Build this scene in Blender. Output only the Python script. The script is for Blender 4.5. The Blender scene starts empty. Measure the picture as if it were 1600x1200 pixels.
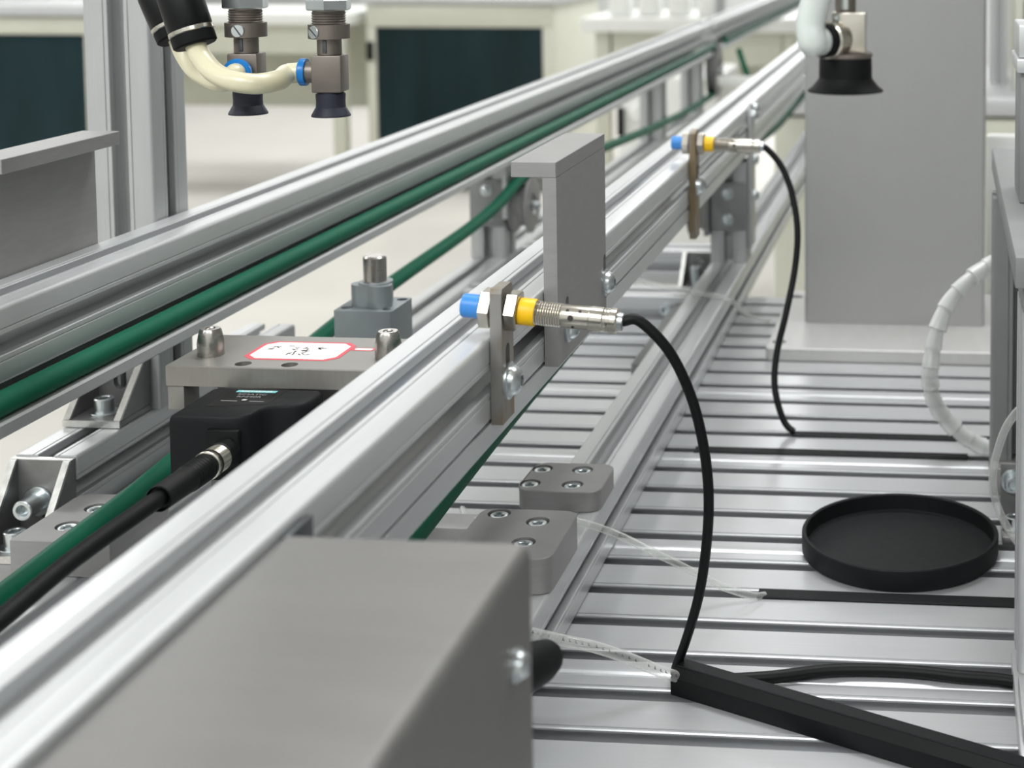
import bpy, bmesh, math, random
from mathutils import Vector, Matrix
random.seed(7)
S = bpy.context.scene
C = S.collection
PI = math.pi

# ------------------------------------------------------------------ camera
cam_d = bpy.data.cameras.new('camera')
cam = bpy.data.objects.new('camera', cam_d)
C.objects.link(cam)
S.camera = cam
cam.location = (0, 0, .400)
cam.rotation_euler = (math.radians(90) - math.atan(179 / 2350.), 0, math.atan(192 / math.hypot(2350, 179)))
cam_d.sensor_fit = 'HORIZONTAL'
cam_d.sensor_width = 36.0
cam_d.lens = 2350 / 1600 * 36.0
cam_d.shift_x = (800 - 1285) / 1600
cam_d.shift_y = (70 - 600) / 1600
cam_d.clip_start = .02
cam_d.dof.use_dof = True
cam_d.dof.focus_distance = .82
cam_d.dof.aperture_fstop = 11.0

# ------------------------------------------------------------------ world, light, exposure
w = bpy.data.worlds.new('world')
S.world = w
w.use_nodes = True
w.node_tree.nodes['Background'].inputs[0].default_value = (.93, .97, 1, 1)
w.node_tree.nodes['Background'].inputs[1].default_value = .35
S.view_settings.view_transform = 'Standard'
S.view_settings.look = 'None'
S.view_settings.gamma = 1
S.view_settings.use_curve_mapping = False
S.view_settings.exposure = 0.0
CEIL = 2.0
FLOOR = -.86
LAMPS = [(x, y) for x in (-5.4, -3.0) for y in (-1.4, 1.4, 4.2, 7.0, 9.8)] + [(-.8, y) for y in (-1.6, -.9, 6.6, 8.4, 10.2, 12.0)] + [(.05, 1.5)] + [(.9, y) for y in (-1.6, 8.4, 10.2, 12.0)]  # unseen lamps, several rows added to brighten the table and camera-facing sides
LAMP_W = 30
for lx, ly in LAMPS:
    ld = bpy.data.lights.new('unseen_lamp_light', 'AREA')
    ld.shape = 'RECTANGLE'
    ld.size = 1.15
    ld.size_y = .55
    ld.energy = LAMP_W
    ld.color = (.97, .985, 1.0)
    lo = bpy.data.objects.new('unseen_lamp_light', ld)
    C.objects.link(lo)
    lo.location = (lx, ly, CEIL - .065)


# ------------------------------------------------------------------ materials
def hexc(h):
    v = [int(h[i:i + 2], 16) / 255 for i in (0, 2, 4)]
    return tuple(((c + .055) / 1.055) ** 2.4 if c > .04045 else c / 12.92 for c in v) + (1,)


def mat(name, col, metal=0.0, rough=.5, var=.06, scale=40, stretch=(1, 1, 1), bump=0.0, rvar=.08, spec=.5, trans=0, ior=1.45, coat=0, dark=None, dscale=9):
    m = bpy.data.materials.new(name)
    m.use_nodes = True
    nt = m.node_tree
    b = nt.nodes['Principled BSDF']
    if isinstance(col, str):
        col = hexc(col)
    b.inputs['Metallic'].default_value = metal
    b.inputs['IOR'].default_value = ior
    b.inputs['Specular IOR Level'].default_value = spec
    b.inputs['Transmission Weight'].default_value = trans
    b.inputs['Coat Weight'].default_value = coat
    tc = nt.nodes.new('ShaderNodeTexCoord')
    mp = nt.nodes.new('ShaderNodeMapping')
    mp.inputs['Scale'].default_value = stretch
    nt.links.new(tc.outputs['Object'], mp.inputs['Vector'])
    n = nt.nodes.new('ShaderNodeTexNoise')
    n.inputs['Scale'].default_value = scale
    n.inputs['Detail'].default_value = 4
    nt.links.new(mp.outputs[0], n.inputs['Vector'])
    r = nt.nodes.new('ShaderNodeValToRGB')
    r.color_ramp.elements[0].position = .3
    r.color_ramp.elements[1].position = .7
    r.color_ramp.elements[0].color = tuple(c * (1 - var) for c in col[:3]) + (1,)
    r.color_ramp.elements[1].color = tuple(min(1, c * (1 + var)) for c in col[:3]) + (1,)
    nt.links.new(n.outputs['Fac'], r.inputs[0])
    out = r.outputs[0]
    if dark:                                        # scattered stains and wear marks
        n2 = nt.nodes.new('ShaderNodeTexNoise')
        n2.inputs['Scale'].default_value = dscale
        n2.inputs['Detail'].default_value = 6
        n2.inputs['Roughness'].default_value = .7
        nt.links.new(tc.outputs['Object'], n2.inputs['Vector'])
        r2 = nt.nodes.new('ShaderNodeValToRGB')
        r2.color_ramp.elements[0].position = .62
        r2.color_ramp.elements[1].position = .74
        r2.color_ramp.elements[0].color = (0, 0, 0, 1)
        r2.color_ramp.elements[1].color = (dark, dark, dark, 1)
        nt.links.new(n2.outputs['Fac'], r2.inputs[0])
        mx = nt.nodes.new('ShaderNodeMix')
        mx.data_type = 'RGBA'
        nt.links.new(r2.outputs[0], mx.inputs['Factor'])
        nt.links.new(out, mx.inputs['A'])
        mx.inputs['B'].default_value = tuple(c * .35 for c in col[:3]) + (1,)
        out = mx.outputs['Result']
    nt.links.new(out, b.inputs['Base Color'])
    mr = nt.nodes.new('ShaderNodeMapRange')
    mr.inputs['To Min'].default_value = max(.02, rough - rvar)
    mr.inputs['To Max'].default_value = min(1, rough + rvar)
    nt.links.new(n.outputs['Fac'], mr.inputs['Value'])
    nt.links.new(mr.outputs[0], b.inputs['Roughness'])
    if bump:
        bp = nt.nodes.new('ShaderNodeBump')
        bp.inputs['Strength'].default_value = bump
        bp.inputs['Distance'].default_value = .0006
        nt.links.new(n.outputs['Fac'], bp.inputs['Height'])
        nt.links.new(bp.outputs[0], b.inputs['Normal'])
    return m


M = {}
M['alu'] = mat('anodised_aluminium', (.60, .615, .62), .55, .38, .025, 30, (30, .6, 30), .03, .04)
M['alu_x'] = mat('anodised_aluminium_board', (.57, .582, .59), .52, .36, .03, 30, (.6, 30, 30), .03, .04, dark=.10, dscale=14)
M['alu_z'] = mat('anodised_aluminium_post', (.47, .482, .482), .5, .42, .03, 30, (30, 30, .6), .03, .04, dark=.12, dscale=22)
M['plate'] = mat('machined_aluminium_plate', (.31, .305, .30), .45, .5, .05, 60, (1, 1, 5), .05, .05)
M['plate2'] = mat('ground_steel_plate', (.275, .265, .245), .55, .42, .04, 90, (6, 1, 1), .04, .06, dark=.08, dscale=40)
M['cast'] = mat('cast_bracket_metal', (.23, .23, .226), .75, .45, .12, 90, (1, 1, 1), .15, .06)
M['ground'] = mat('ground_bracket_edge', (.55, .55, .53), .85, .3, .15, 160, (1, 1, 1), .1, .08)
M['zinc'] = mat('zinc_plated_steel', (.58, .62, .63), 1, .30, .05, 80, rvar=.05)
M['zincdark'] = mat('dark_socket_steel', (.10, .11, .115), .8, .4, .1, 80)
M['nickel'] = mat('nickel_plated_brass', (.55, .52, .46), 1, .24, .05, 80, rvar=.05)
M['bronze'] = mat('dull_nickel_body', (.20, .175, .155), .75, .42, .06, 80, bump=.05)
M['tan'] = mat('oxidised_steel_strip', (.27, .25, .225), .6, .42, .14, 50, (1, 1, .4), .05)
rr_ = [n for n in M['tan'].node_tree.nodes if n.type == 'VALTORGB'][0].color_ramp
rr_.elements[0].position, rr_.elements[1].position = .46, .60
rr_.elements[0].color, rr_.elements[1].color = (.24, .18, .11, 1), (.29, .28, .265, 1)
M['green'] = mat('green_polyurethane_belt', '085a42', 0, .5, .06, 60, (8, 1, 8), .04, spec=.2)
M['blackp'] = mat('black_plastic', '0d0e0f', 0, .45, .08, 60, bump=.03, spec=.25)
M['blackm'] = mat('matt_black_plastic', '121315', 0, .62, .08, 220, bump=.12, spec=.3)
M['blackr'] = mat('black_rubber', '0b0c0d', 0, .62, .08, 90, spec=.2)
M['cup'] = mat('slate_grey_rubber', '2a2d38', 0, .5, .06, 90, spec=.35)
M['cable'] = mat('black_cable_jacket', '0a0b0c', 0, .5, .06, 90, spec=.25)
M['blue'] = mat('blue_plastic', '3b86d2', 0, .35, .05, 60)
M['blue2'] = mat('bright_blue_plastic', '1277c4', 0, .3, .05, 60)
M['yellow'] = mat('yellow_plastic', 'f2bf12', 0, .4, .05, 60)
M['white'] = mat('white_plastic', 'e9eae6', 0, .4, .03, 30)
M['paper'] = mat('white_label_paper', 'efe9e6', 0, .6, .03, 90)
M['red'] = mat('red_label_ink', 'd0525c', 0, .55, .06, 90)
M['ink'] = mat('dark_label_ink', '33302e', 0, .6, .05, 90)
M['cyan'] = mat('turquoise_label_print', '7cc4c6', 0, .5, .04, 90)
M['greyink'] = mat('pale_grey_print', '8f9091', 0, .55, .04, 90)
M['whiteink'] = mat('white_print', 'e4e4e2', 0, .5, .03, 90)
M['cream'] = mat('cream_painted_steel', 'c9cabb', 0, .45, .03, 8)
M['creamwall'] = mat('pale_wall_paint', 'c8cac8', 0, .7, .03, 3)
M['floor'] = mat('glossy_pale_floor', 'd3cfc8', 0, .30, .03, 2.0, rvar=.04, spec=.5)
M['rightwall'] = mat('grey_wall_paint', 'a4a6a5', 0, .7, .03, 3)
M['ceil'] = mat('white_ceiling_paint', 'dededc', 0, .8, .02, 3)
M['teal'] = mat('dark_teal_glass', '1c2d31', 0, .2, .3, 2.2, (3, 3, .5), rvar=.05, spec=.18)
M['tealf'] = mat('teal_grey_strip', '4b6065', 0, .35, .1, 6)
M['sheet'] = mat('satin_stainless_sheet', (.215, .21, .203), .6, .48, .04, 24, (1, 5, 5), .04, .05)
M['bplate'] = mat('pale_base_plate_steel', (.58, .575, .56), .45, .5, .03, 24, (5, 1, 5), .02, .05)
M['grey'] = mat('grey_finish', (.24, .245, .245), .25, .5, .04, 60, bump=.03)
M['colm'] = mat('satin_grey_column_steel', (.38, .38, .374), .4, .5, .012, 20, (12, 12, .8), .0)
M['bodyg'] = mat('grey_cast_cylinder_body', (.29, .32, .33), .55, .42, .05, 80, bump=.05)
M['pin'] = mat('polished_pin_steel', (.40, .38, .355), 1, .28, .04, 60, (1, 1, 6), rvar=.03)
M['emit'] = bpy.data.materials.new('lamp_diffuser')
M['emit'].use_nodes = True
e = M['emit'].node_tree.nodes['Principled BSDF']
e.inputs['Emission Color'].default_value = (.97, .985, 1, 1)
e.inputs['Emission Strength'].default_value = 9


def clear(name, tint, fac, rough=.08):
    m = bpy.data.materials.new(name)
    m.use_nodes = True
    nt = m.node_tree
    nt.nodes.remove(nt.nodes['Principled BSDF'])
    o = nt.nodes['Material Output']
    t = nt.nodes.new('ShaderNodeBsdfTransparent')
    t.inputs[0].default_value = (.93, .94, .93, 1)
    p = nt.nodes.new('ShaderNodeBsdfPrincipled')
    p.inputs['Base Color'].default_value = tint
    p.inputs['Roughness'].default_value = rough
    p.inputs['Specular IOR Level'].default_value = .8
    lw = nt.nodes.new('ShaderNodeLayerWeight')
    lw.inputs[0].default_value = .45
    n = nt.nodes.new('ShaderNodeTexNoise')
    n.inputs['Scale'].default_value = 60
    mm = nt.nodes.new('ShaderNodeMath')
    mm.operation = 'MULTIPLY_ADD'
    mm.inputs[1].default_value = .55
    mm.inputs[2].default_value = fac
    nt.links.new(lw.outputs['Facing'], mm.inputs[0])
    m2 = nt.nodes.new('ShaderNodeMath')
    m2.operation = 'MULTIPLY_ADD'
    m2.inputs[1].default_value = .12
    nt.links.new(n.outputs['Fac'], m2.inputs[0])
    nt.links.new(mm.outputs[0], m2.inputs[2])
    m2.use_clamp = True
    mx = nt.nodes.new('ShaderNodeMixShader')
    nt.links.new(m2.outputs[0], mx.inputs[0])
    nt.links.new(t.outputs[0], mx.inputs[1])
    nt.links.new(p.outputs[0], mx.inputs[2])
    nt.links.new(mx.outputs[0], o.inputs[0])
    return m


M['clear'] = clear('clear_air_hose', (.86, .87, .85, 1), .06)
M['wrap'] = clear('translucent_spiral_wrap', (.80, .81, .80, 1), .30, .25)
M['ivory'] = clear('ivory_vacuum_hose', hexc('d9d3b4'), .86, .3)
M['milky'] = clear('milky_vacuum_hose', hexc('c9cfcb'), .9, .3)


# ------------------------------------------------------------------ mesh helpers
class G:
    def __init__(s):
        s.b = bmesh.new()

    def _xf(s, vs, m):
        if m is not None:
            bmesh.ops.transform(s.b, matrix=m, verts=vs)

    def box(s, x0, x1, y0, y1, z0, z1, bev=0.0, seg=2, m=None):
        r = bmesh.ops.create_cube(s.b, size=1)
        vs = r['verts']
        for v in vs:
            v.co = Vector(((x0 + x1) / 2 + v.co.x * (x1 - x0), (y0 + y1) / 2 + v.co.y * (y1 - y0), (z0 + z1) / 2 + v.co.z * (z1 - z0)))
        s._xf(vs, m)
        if bev:
            es = list({e for v in vs for e in v.link_edges})
            bmesh.ops.bevel(s.b, geom=es, offset=bev, segments=seg, profile=.5, affect='EDGES')
        return s

    def prism(s, poly, axis, a0, a1, m=None):
        # poly: list of (u,v) in the plane across axis; x:(y,z) y:(x,z) z:(x,y)
        def P(u, v, a):
            return {'x': (a, u, v), 'y': (u, a, v), 'z': (u, v, a)}[axis]
        A = [s.b.verts.new(P(u, v, a0)) for u, v in poly]
        B = [s.b.verts.new(P(u, v, a1)) for u, v in poly]
        n = len(poly)
        for i in range(n):
            s.b.faces.new((A[i], A[(i + 1) % n], B[(i + 1) % n], B[i]))
        s.b.faces.new(A[::-1])
        s.b.faces.new(B)
        s._xf(A + B, m)
        return s

    def lathe(s, prof, o, d, seg=28, cap0=True, cap1=True, up=None):
        # prof: (radius or function of angle, distance along d)
        o = Vector(o)
        d = Vector(d).normalized()
        a = Vector(up) if up else (Vector((0, 0, 1)) if abs(d.z) < .9 else Vector((1, 0, 0)))
        u = (a - d * a.dot(d)).normalized()
        v = d.cross(u)
        rings = []
        for r, t in prof:
            ring = []
            for k in range(seg):
                th = 2 * PI * k / seg
                rr = r(th) if callable(r) else r
                ring.append(s.b.verts.new(o + d * t + u * (rr * math.cos(th)) + v * (rr * math.sin(th))))
            rings.append(ring)
        for A, B in zip(rings, rings[1:]):
            for k in range(seg):
                s.b.faces.new((A[k], A[(k + 1) % seg], B[(k + 1) % seg], B[k]))
        if cap0:
            s.b.faces.new(rings[0][::-1])
        if cap1:
            s.b.faces.new(rings[-1])
        return s

    def tube(s, pts, r, seg=12, sub=6, rings=None):
        P = [Vector(p) for p in pts]
        if len(P) > 2 and sub > 1:
            Q = []
            for i in range(len(P) - 1):
                p0, p1, p2, p3 = P[max(i - 1, 0)], P[i], P[i + 1], P[min(i + 2, len(P) - 1)]
                for j in range(sub):
                    t = j / sub
                    Q.append(.5 * ((2 * p1) + (p2 - p0) * t + (2 * p0 - 5 * p1 + 4 * p2 - p3) * t * t + (3 * p1 - p0 - 3 * p2 + p3) * t ** 3))
            Q.append(P[-1])
        else:
            Q = P
        n = len(Q)
        T = [(Q[min(i + 1, n - 1)] - Q[max(i - 1, 0)]).normalized() for i in range(n)]
        u = T[0].orthogonal().normalized()
        R = []
        for i in range(n):
            u = (u - T[i] * u.dot(T[i])).normalized()
            v = T[i].cross(u)
            rr = rings(i / (n - 1)) if rings else r
            R.append([s.b.verts.new(Q[i] + (u * math.cos(2 * PI * k / seg) + v * math.sin(2 * PI * k / seg)) * rr) for k in range(seg)])
        for A, B in zip(R, R[1:]):
            for k in range(seg):
                s.b.faces.new((A[k], A[(k + 1) % seg], B[(k + 1) % seg], B[k]))
        s.b.faces.new(R[0][::-1])
        s.b.faces.new(R[-1])
        return s

    def plate(s, outline, holes, t0, t1, m=None, bev=0.0):
        # flat plate in local xy with holes (loop, depth or None for through) from z=t0 (back) to t1 (front)
        start = set(s.b.verts)

        def loop(pts, z):
            vs = [s.b.verts.new((x, y, z)) for x, y in pts]
            es = [s.b.edges.new((vs[i], vs[(i + 1) % len(vs)])) for i in range(len(vs))]
            return vs, es

        def wall(A, B):
            n = len(A)
            for i in range(n):
                s.b.faces.new((A[i], A[(i + 1) % n], B[(i + 1) % n], B[i]))
        ot, oe = loop(outline, t1)
        ob, obe = loop(outline, t0)
        wall(ob, ot)
        te, be = list(oe), list(obe)
        for pts, dep in holes:
            ht, he = loop(pts, t1)
            te += he
            if dep is None:
                hb, hbe = loop(pts, t0)
                be += hbe
                wall(ht, hb)
            else:
                hb, hbe = loop(pts, t1 - dep)
                wall(ht, hb)
                s.b.faces.new(hb)
        bmesh.ops.triangle_fill(s.b, use_beauty=True, edges=te)
        bmesh.ops.triangle_fill(s.b, use_beauty=True, edges=be)
        if bev:
            bmesh.ops.bevel(s.b, geom=[e for e in oe if e.is_valid], offset=bev, segments=1, profile=.5, affect='EDGES')
        s._xf([v for v in s.b.verts if v not in start], m)
        return s

    def obj(s, name, m, parent=None, smooth=True, ang=32, loc=None, normals=True):
        b = s.b
        if normals:
            bmesh.ops.recalc_face_normals(b, faces=b.faces[:])
        for f in b.faces:
            f.smooth = smooth
        if smooth:
            lim = math.radians(ang)
            for e in b.edges:
                if len(e.link_faces) == 2:
                    e.smooth = e.calc_face_angle(0) < lim
                else:
                    e.smooth = False
        if parent is None and loc is not None:
            bmesh.ops.translate(b, vec=-Vector(loc), verts=b.verts[:])
        me = bpy.data.meshes.new(name)
        b.to_mesh(me)
        b.free()
        me.materials.append(M[m] if isinstance(m, str) else m)
        o = bpy.data.objects.new(name, me)
        C.objects.link(o)
        if parent is not None:
            o.parent = parent
            # meshes are written in world space; the root may sit elsewhere
            o.matrix_parent_inverse = parent_world(parent).inverted()
        elif loc is not None:
            o.location = loc
        return o


ROOTS = {}


def parent_world(o):
    m = Matrix.Identity(4)
    chain = []
    while o:
        chain.append(o)
        o = o.parent
    for q in reversed(chain):
        base = Matrix.Translation(q.location) @ q.rotation_euler.to_matrix().to_4x4()
        m = m @ (q.matrix_parent_inverse @ base if q.parent else base)
    return m


def tag(o, label, cat, group=None):
    o['label'] = label
    o['category'] = cat
    if group:
        o['group'] = group
    return o


def thing(name, label, cat, loc=(0, 0, 0), group=None):
    o = bpy.data.objects.new(name, None)
    o.empty_display_size = .01
    C.objects.link(o)
    o.location = loc
    return tag(o, label, cat, group)


def struct(o):
    o['kind'] = 'structure'
    return o


def hexr(a):
    return lambda th: a / math.cos(((th + PI / 6) % (PI / 3)) - PI / 6)


def circ(x, y, r, n=20):
    return [(x + r * math.cos(2 * PI * k / n), y + r * math.sin(2 * PI * k / n)) for k in range(n)]


def slot2(x, y, r, h, n=8):
    # vertical slot, half straight length h
    return [(x + r * math.cos(PI * k / n), y + h + r * math.sin(PI * k / n)) for k in range(n + 1)] + \
           [(x + r * math.cos(PI + PI * k / n), y - h + r * math.sin(PI + PI * k / n)) for k in range(n + 1)]


def rrect(x0, x1, y0, y1, r, n=5, corners=(1, 1, 1, 1)):
    out = []
    for (cx, cy, a, on) in ((x1 - r, y1 - r, 0, corners[0]), (x0 + r, y1 - r, 90, corners[1]), (x0 + r, y0 + r, 180, corners[2]), (x1 - r, y0 + r, 270, corners[3])):
        if on:
            for k in range(n + 1):
                t = math.radians(a + 90 * k / n)
                out.append((cx + r * math.cos(t), cy + r * math.sin(t)))
        else:
            out.append((x1 if a in (0, 270) else x0, y1 if a in (0, 90) else y0))
    return out


def cap_screw(loc, axis, r=.0065, h=.008, parent=None, washer=0.0, label=None):
    """zinc socket cap screw: head with a hex recess, optional washer"""
    loc = Vector(loc)
    d = Vector(axis).normalized()
    g = G()
    o = loc + d * (.0016 if washer else 0)
    hx = hexr(r * .5)
    g.lathe([(r, 0), (r, h - .0006), (r - .0006, h), (r * .62, h), (hx, h - .0006), (hx, h - r * .75), (.0004, h - r * .75)], o, d, 24)
    s = g.obj('cap_screw', 'zinc', parent)
    if washer:
        G().lathe([(washer, 0), (washer, .0012), (washer - .0004, .0016), (r * .7, .0016)], loc, d, 24).obj('washer', 'zinc', s)
    return s


def button_screw(loc, axis, r=.007, parent=None):
    """domed button head screw on a washer"""
    loc = Vector(loc)
    d = Vector(axis).normalized()
    hx = hexr(r * .34)
    h = r * .72
    prof = [(r, .0016), (r * .99, .0016 + h * .25), (r * .92, .0016 + h * .5), (r * .75, .0016 + h * .8), (r * .5, .0016 + h), (hx, .0016 + h * .97), (hx, .0016 + h * .45), (.0003, .0016 + h * .45)]
    s = G().lathe(prof, loc, d, 24).obj('button_screw', 'zinc', parent)
    G().lathe([(r * 1.25, 0), (r * 1.25, .0012), (r * 1.18, .0016), (r * .8, .0016)], loc, d, 24).obj('washer', 'zinc', s)
    return s


def profile_poly(u0, v0, w=.04, slot=.0104, lip=.0045, groove=True, r=.0024, both=None):
    """outline of a slotted square extrusion, lower left corner (u0,v0)"""
    c = w / 2
    q = []                                          # one side, from the corner to the next corner, along +u at v=-c
    hs = slot / 2
    side = [(-c + r, -c)]
    if groove:
        side += [(-hs - .0036, -c), (-hs - .0031, -c + .0007), (-hs - .0026, -c)]
    side += [(-hs - .0004, -c), (-hs, -c + .0005), (-hs, -c + lip), (-.0098, -c + lip), (-.0098, -c + lip + .003), (-.0045, -c + lip + .0085),
             (.0045, -c + lip + .0085), (.0098, -c + lip + .003), (.0098, -c + lip), (hs, -c + lip), (hs, -c + .0005), (hs + .0004, -c)]
    if groove:
        side += [(hs + .0026, -c), (hs + .0031, -c + .0007), (hs + .0036, -c)]
    side += [(c - r, -c), (c - r * .62, -c + r * .075), (c - r * .293, -c + r * .293), (c - r * .075, -c + r * .62)]
    for k in range(4):
        a = k * PI / 2
        ca, sa = round(math.cos(a)), round(math.sin(a))
        for (u, v) in side:
            q.append((u0 + c + u * ca - v * sa, v0 + c + u * sa + v * ca))
    return q


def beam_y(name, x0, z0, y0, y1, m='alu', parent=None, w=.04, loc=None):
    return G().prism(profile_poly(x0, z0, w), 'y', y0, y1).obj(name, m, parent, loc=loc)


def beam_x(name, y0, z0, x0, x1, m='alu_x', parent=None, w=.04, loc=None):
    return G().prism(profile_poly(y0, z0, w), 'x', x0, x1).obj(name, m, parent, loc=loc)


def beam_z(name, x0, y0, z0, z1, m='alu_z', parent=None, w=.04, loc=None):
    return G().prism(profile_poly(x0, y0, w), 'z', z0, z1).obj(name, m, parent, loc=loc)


# ------------------------------------------------------------------ the room
RX0, RX1, RY0, RY1 = -7.0, 3.4, -2.6, 13.2
struct(G().box(RX0, RX1, RY0, RY1, FLOOR - .1, FLOOR).obj('floor', 'floor', smooth=False))
struct(G().box(RX0, RX1, RY0, RY1, CEIL, CEIL + .1).obj('ceiling', 'ceil', smooth=False))
struct(G().box(RX0, RX1, RY1, RY1 + .1, FLOOR, CEIL).obj('wall_back', 'creamwall', smooth=False))
struct(G().box(RX0, RX1, RY0 - .1, RY0, FLOOR, CEIL).obj('wall_front', 'creamwall', smooth=False))
struct(G().box(RX0 - .1, RX0, RY0, RY1, FLOOR, CEIL).obj('wall_left', 'creamwall', smooth=False))
struct(G().box(RX1, RX1 + .1, RY0, RY1, FLOOR, CEIL).obj('wall_right', 'rightwall', smooth=False))
for i, (lx, ly) in enumerate(LAMPS):
    t = thing('unseen_ceiling_lamp', 'unseen rectangular white ceiling lamp panel above the workshop', 'lamp', (lx, ly, CEIL), 'ceiling lamp panels')
    G().box(lx - .62, lx + .62, ly - .32, ly + .32, CEIL - .06, CEIL - .001, .004).obj('lamp_housing', 'white', t)

# ------------------------------------------------------------------ work table of slotted boards
TX0, TX1, TY0, TY1 = -.575, .62, .165, 1.612
PITCH = .04127
SLOTS = [.7097 + PITCH * k for k in range(-13, 22)]
tab = thing('work_table', 'slotted aluminium work table top under the conveyor and black dish', 'table', (0, .9, -.05))
SW = .0112


joint0 = SLOTS[0] + PITCH / 2
BOARDS = []
jn = 1.2675
edges = sorted([jn + 4 * PITCH * k for k in range(-7, 3)])
edges = [y for y in edges if TY0 < y < TY1 - .02]
edges = [TY0] + edges + [TY1]
for k in range(len(edges) - 1):
    y0, y1 = edges[k], edges[k + 1]
    bd = G().box(TX0, TX1, y0 + .0002, y1 - .0002, -.0215, -.0152).obj('table_board', 'alu_x', tab, smooth=False)
    ss = [s for s in SLOTS if y0 + .001 < s < y1 - .001]
    cuts = [y0] + ss + [y1]
    for i in range(len(cuts) - 1):
        a = cuts[i] + (SW / 2 if i else .0002)
        b = cuts[i + 1] - (SW / 2 if i + 1 < len(cuts) - 1 else .0002)
        if b - a < .004:
            continue
        first, last = i == 0, i + 1 == len(cuts) - 1
        # section: thin lips over an undercut slot, narrow groove behind the near lip, soft rounding at board edges
        if first:
            p = [(a, -.0150), (a, -.0022), (a + .0006, -.0012), (a + .0018, -.0006), (a + .0036, -.00022), (a + .006, 0)]
        else:
            p = [(a + .0092, -.0150), (a + .0092, -.0034), (a + .0003, -.0019), (a, -.0016), (a, -.0007), (a + .0005, -.0001), (a + .0019, -.0001), (a + .0021, -.0010), (a + .0028, -.0010), (a + .0030, 0)]
        if last:
            p += [(b - .006, 0), (b - .0036, -.00022), (b - .0018, -.0006), (b - .0006, -.0012), (b, -.0022), (b, -.0150)]
        else:
            p += [(b - .0006, 0), (b, -.0006), (b, -.0016), (b - .0092, -.0034), (b - .0092, -.0150)]
        G().prism(p, 'x', TX0, TX1).obj('slat', 'alu_x', bd, ang=20)
for x0, y0 in ((TX0 + .01, TY0 + .05), (TX0 + .01, TY1 - .1), (TX1 - .05, TY0 + .05), (TX1 - .05, TY1 - .1)):
    beam_z('leg', x0, y0, FLOOR, -.0625, parent=tab)
beam_x('apron', TY1 - .1, -.0625, TX0 + .06, TX1 - .06, parent=tab)
beam_x('apron', TY0 + .05, -.0625, TX0 + .06, TX1 - .06, parent=tab)

# black cover strips pressed into the slots
for k, (sx0, sx1, si, lab) in enumerate(((-.110, .30, SLOTS[13 + 4], 'long black slot cover strip in the table in front of the black dish'),
                                         (-.119, .30, SLOTS[13 + 11], 'black slot cover strip where the far sensor cable enters the table'),
                                         (-.190, .0195, SLOTS[13 + 10], 'black slot cover strip ending at the spiral-wrapped hoses'))):
    hw = SW / 2 - .0003
    p = [(si - hw, -.006), (si - hw, .0002), (si - hw - .0012, .0002), (si - hw - .0012, .0009), (si - hw - .0006, .0014), (si + hw - .0006, .0014), (si + hw, .0008), (si + hw, -.006)]
    tag(G().prism(p, 'x', sx0, sx1).obj('slot_cover_strip', 'blackm', loc=(sx0, si, -.006)), lab, 'strip', 'black slot cover strips')

# ------------------------------------------------------------------ conveyor rails, belts, beams
ZT = .2084                                          # rail top
ZB = ZT - .04
XN0, XN1 = -.2524, -.2124                           # near rail
XF0, XF1 = -.519, -.479                             # far rail


def rail(name, x0, inner, y0, y1, label):
    """inner=+1: belt ledge on the +x side"""
    t = thing(name, label, 'rail', (x0 + .02, y0, ZB))
    beam_y('rail_profile', x0, ZB, y0, y1, parent=t)
    x1 = x0 + .04
    if inner > 0:
        p = [(x0 + .002, ZB), (x0 + .002, .1505), (x1 + .018, .1505), (x1 + .019, .1515), (x1 + .019, .1572), (x1 + .018, .1585), (x0 + .014, .1585), (x0 + .014, ZB)]
    else:
        p = [(x1, ZB - .0006), (x1, .1575), (x1 - .001, .1565), (x0 - .018, .1565), (x0 - .019, .1575), (x0 - .019, .1600), (x0 - .018, .161), (x1 - .012, .161), (x1 - .012, ZB - .0006)]
    G().prism(p, 'y', y0, y1 - .12).obj('belt_ledge', 'alu', t)
    return t


far_rail = rail('conveyor_rail', XF0, 1, .12, 3.08, 'left conveyor rail carrying the long green belt, in front of the upright post')
near_rail = rail('conveyor_rail', XN0, -1, .06, 2.9, 'right conveyor rail with both cable sensors mounted on its side')
far_rail2 = rail('conveyor_rail', XF0, 1, 3.12, 6.2, 'continuation of the left conveyor rail beyond the gap, far in the back')
near_rail2 = rail('conveyor_rail', XN0, -1, 2.94, 6.2, 'continuation of the right conveyor rail hidden partly by the grey column')


def belt(pts, label, r=.0063):
    return tag(G().tube(pts, r, 16, 5).obj('round_belt', 'green', loc=pts[0]), label, 'belt')


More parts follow.
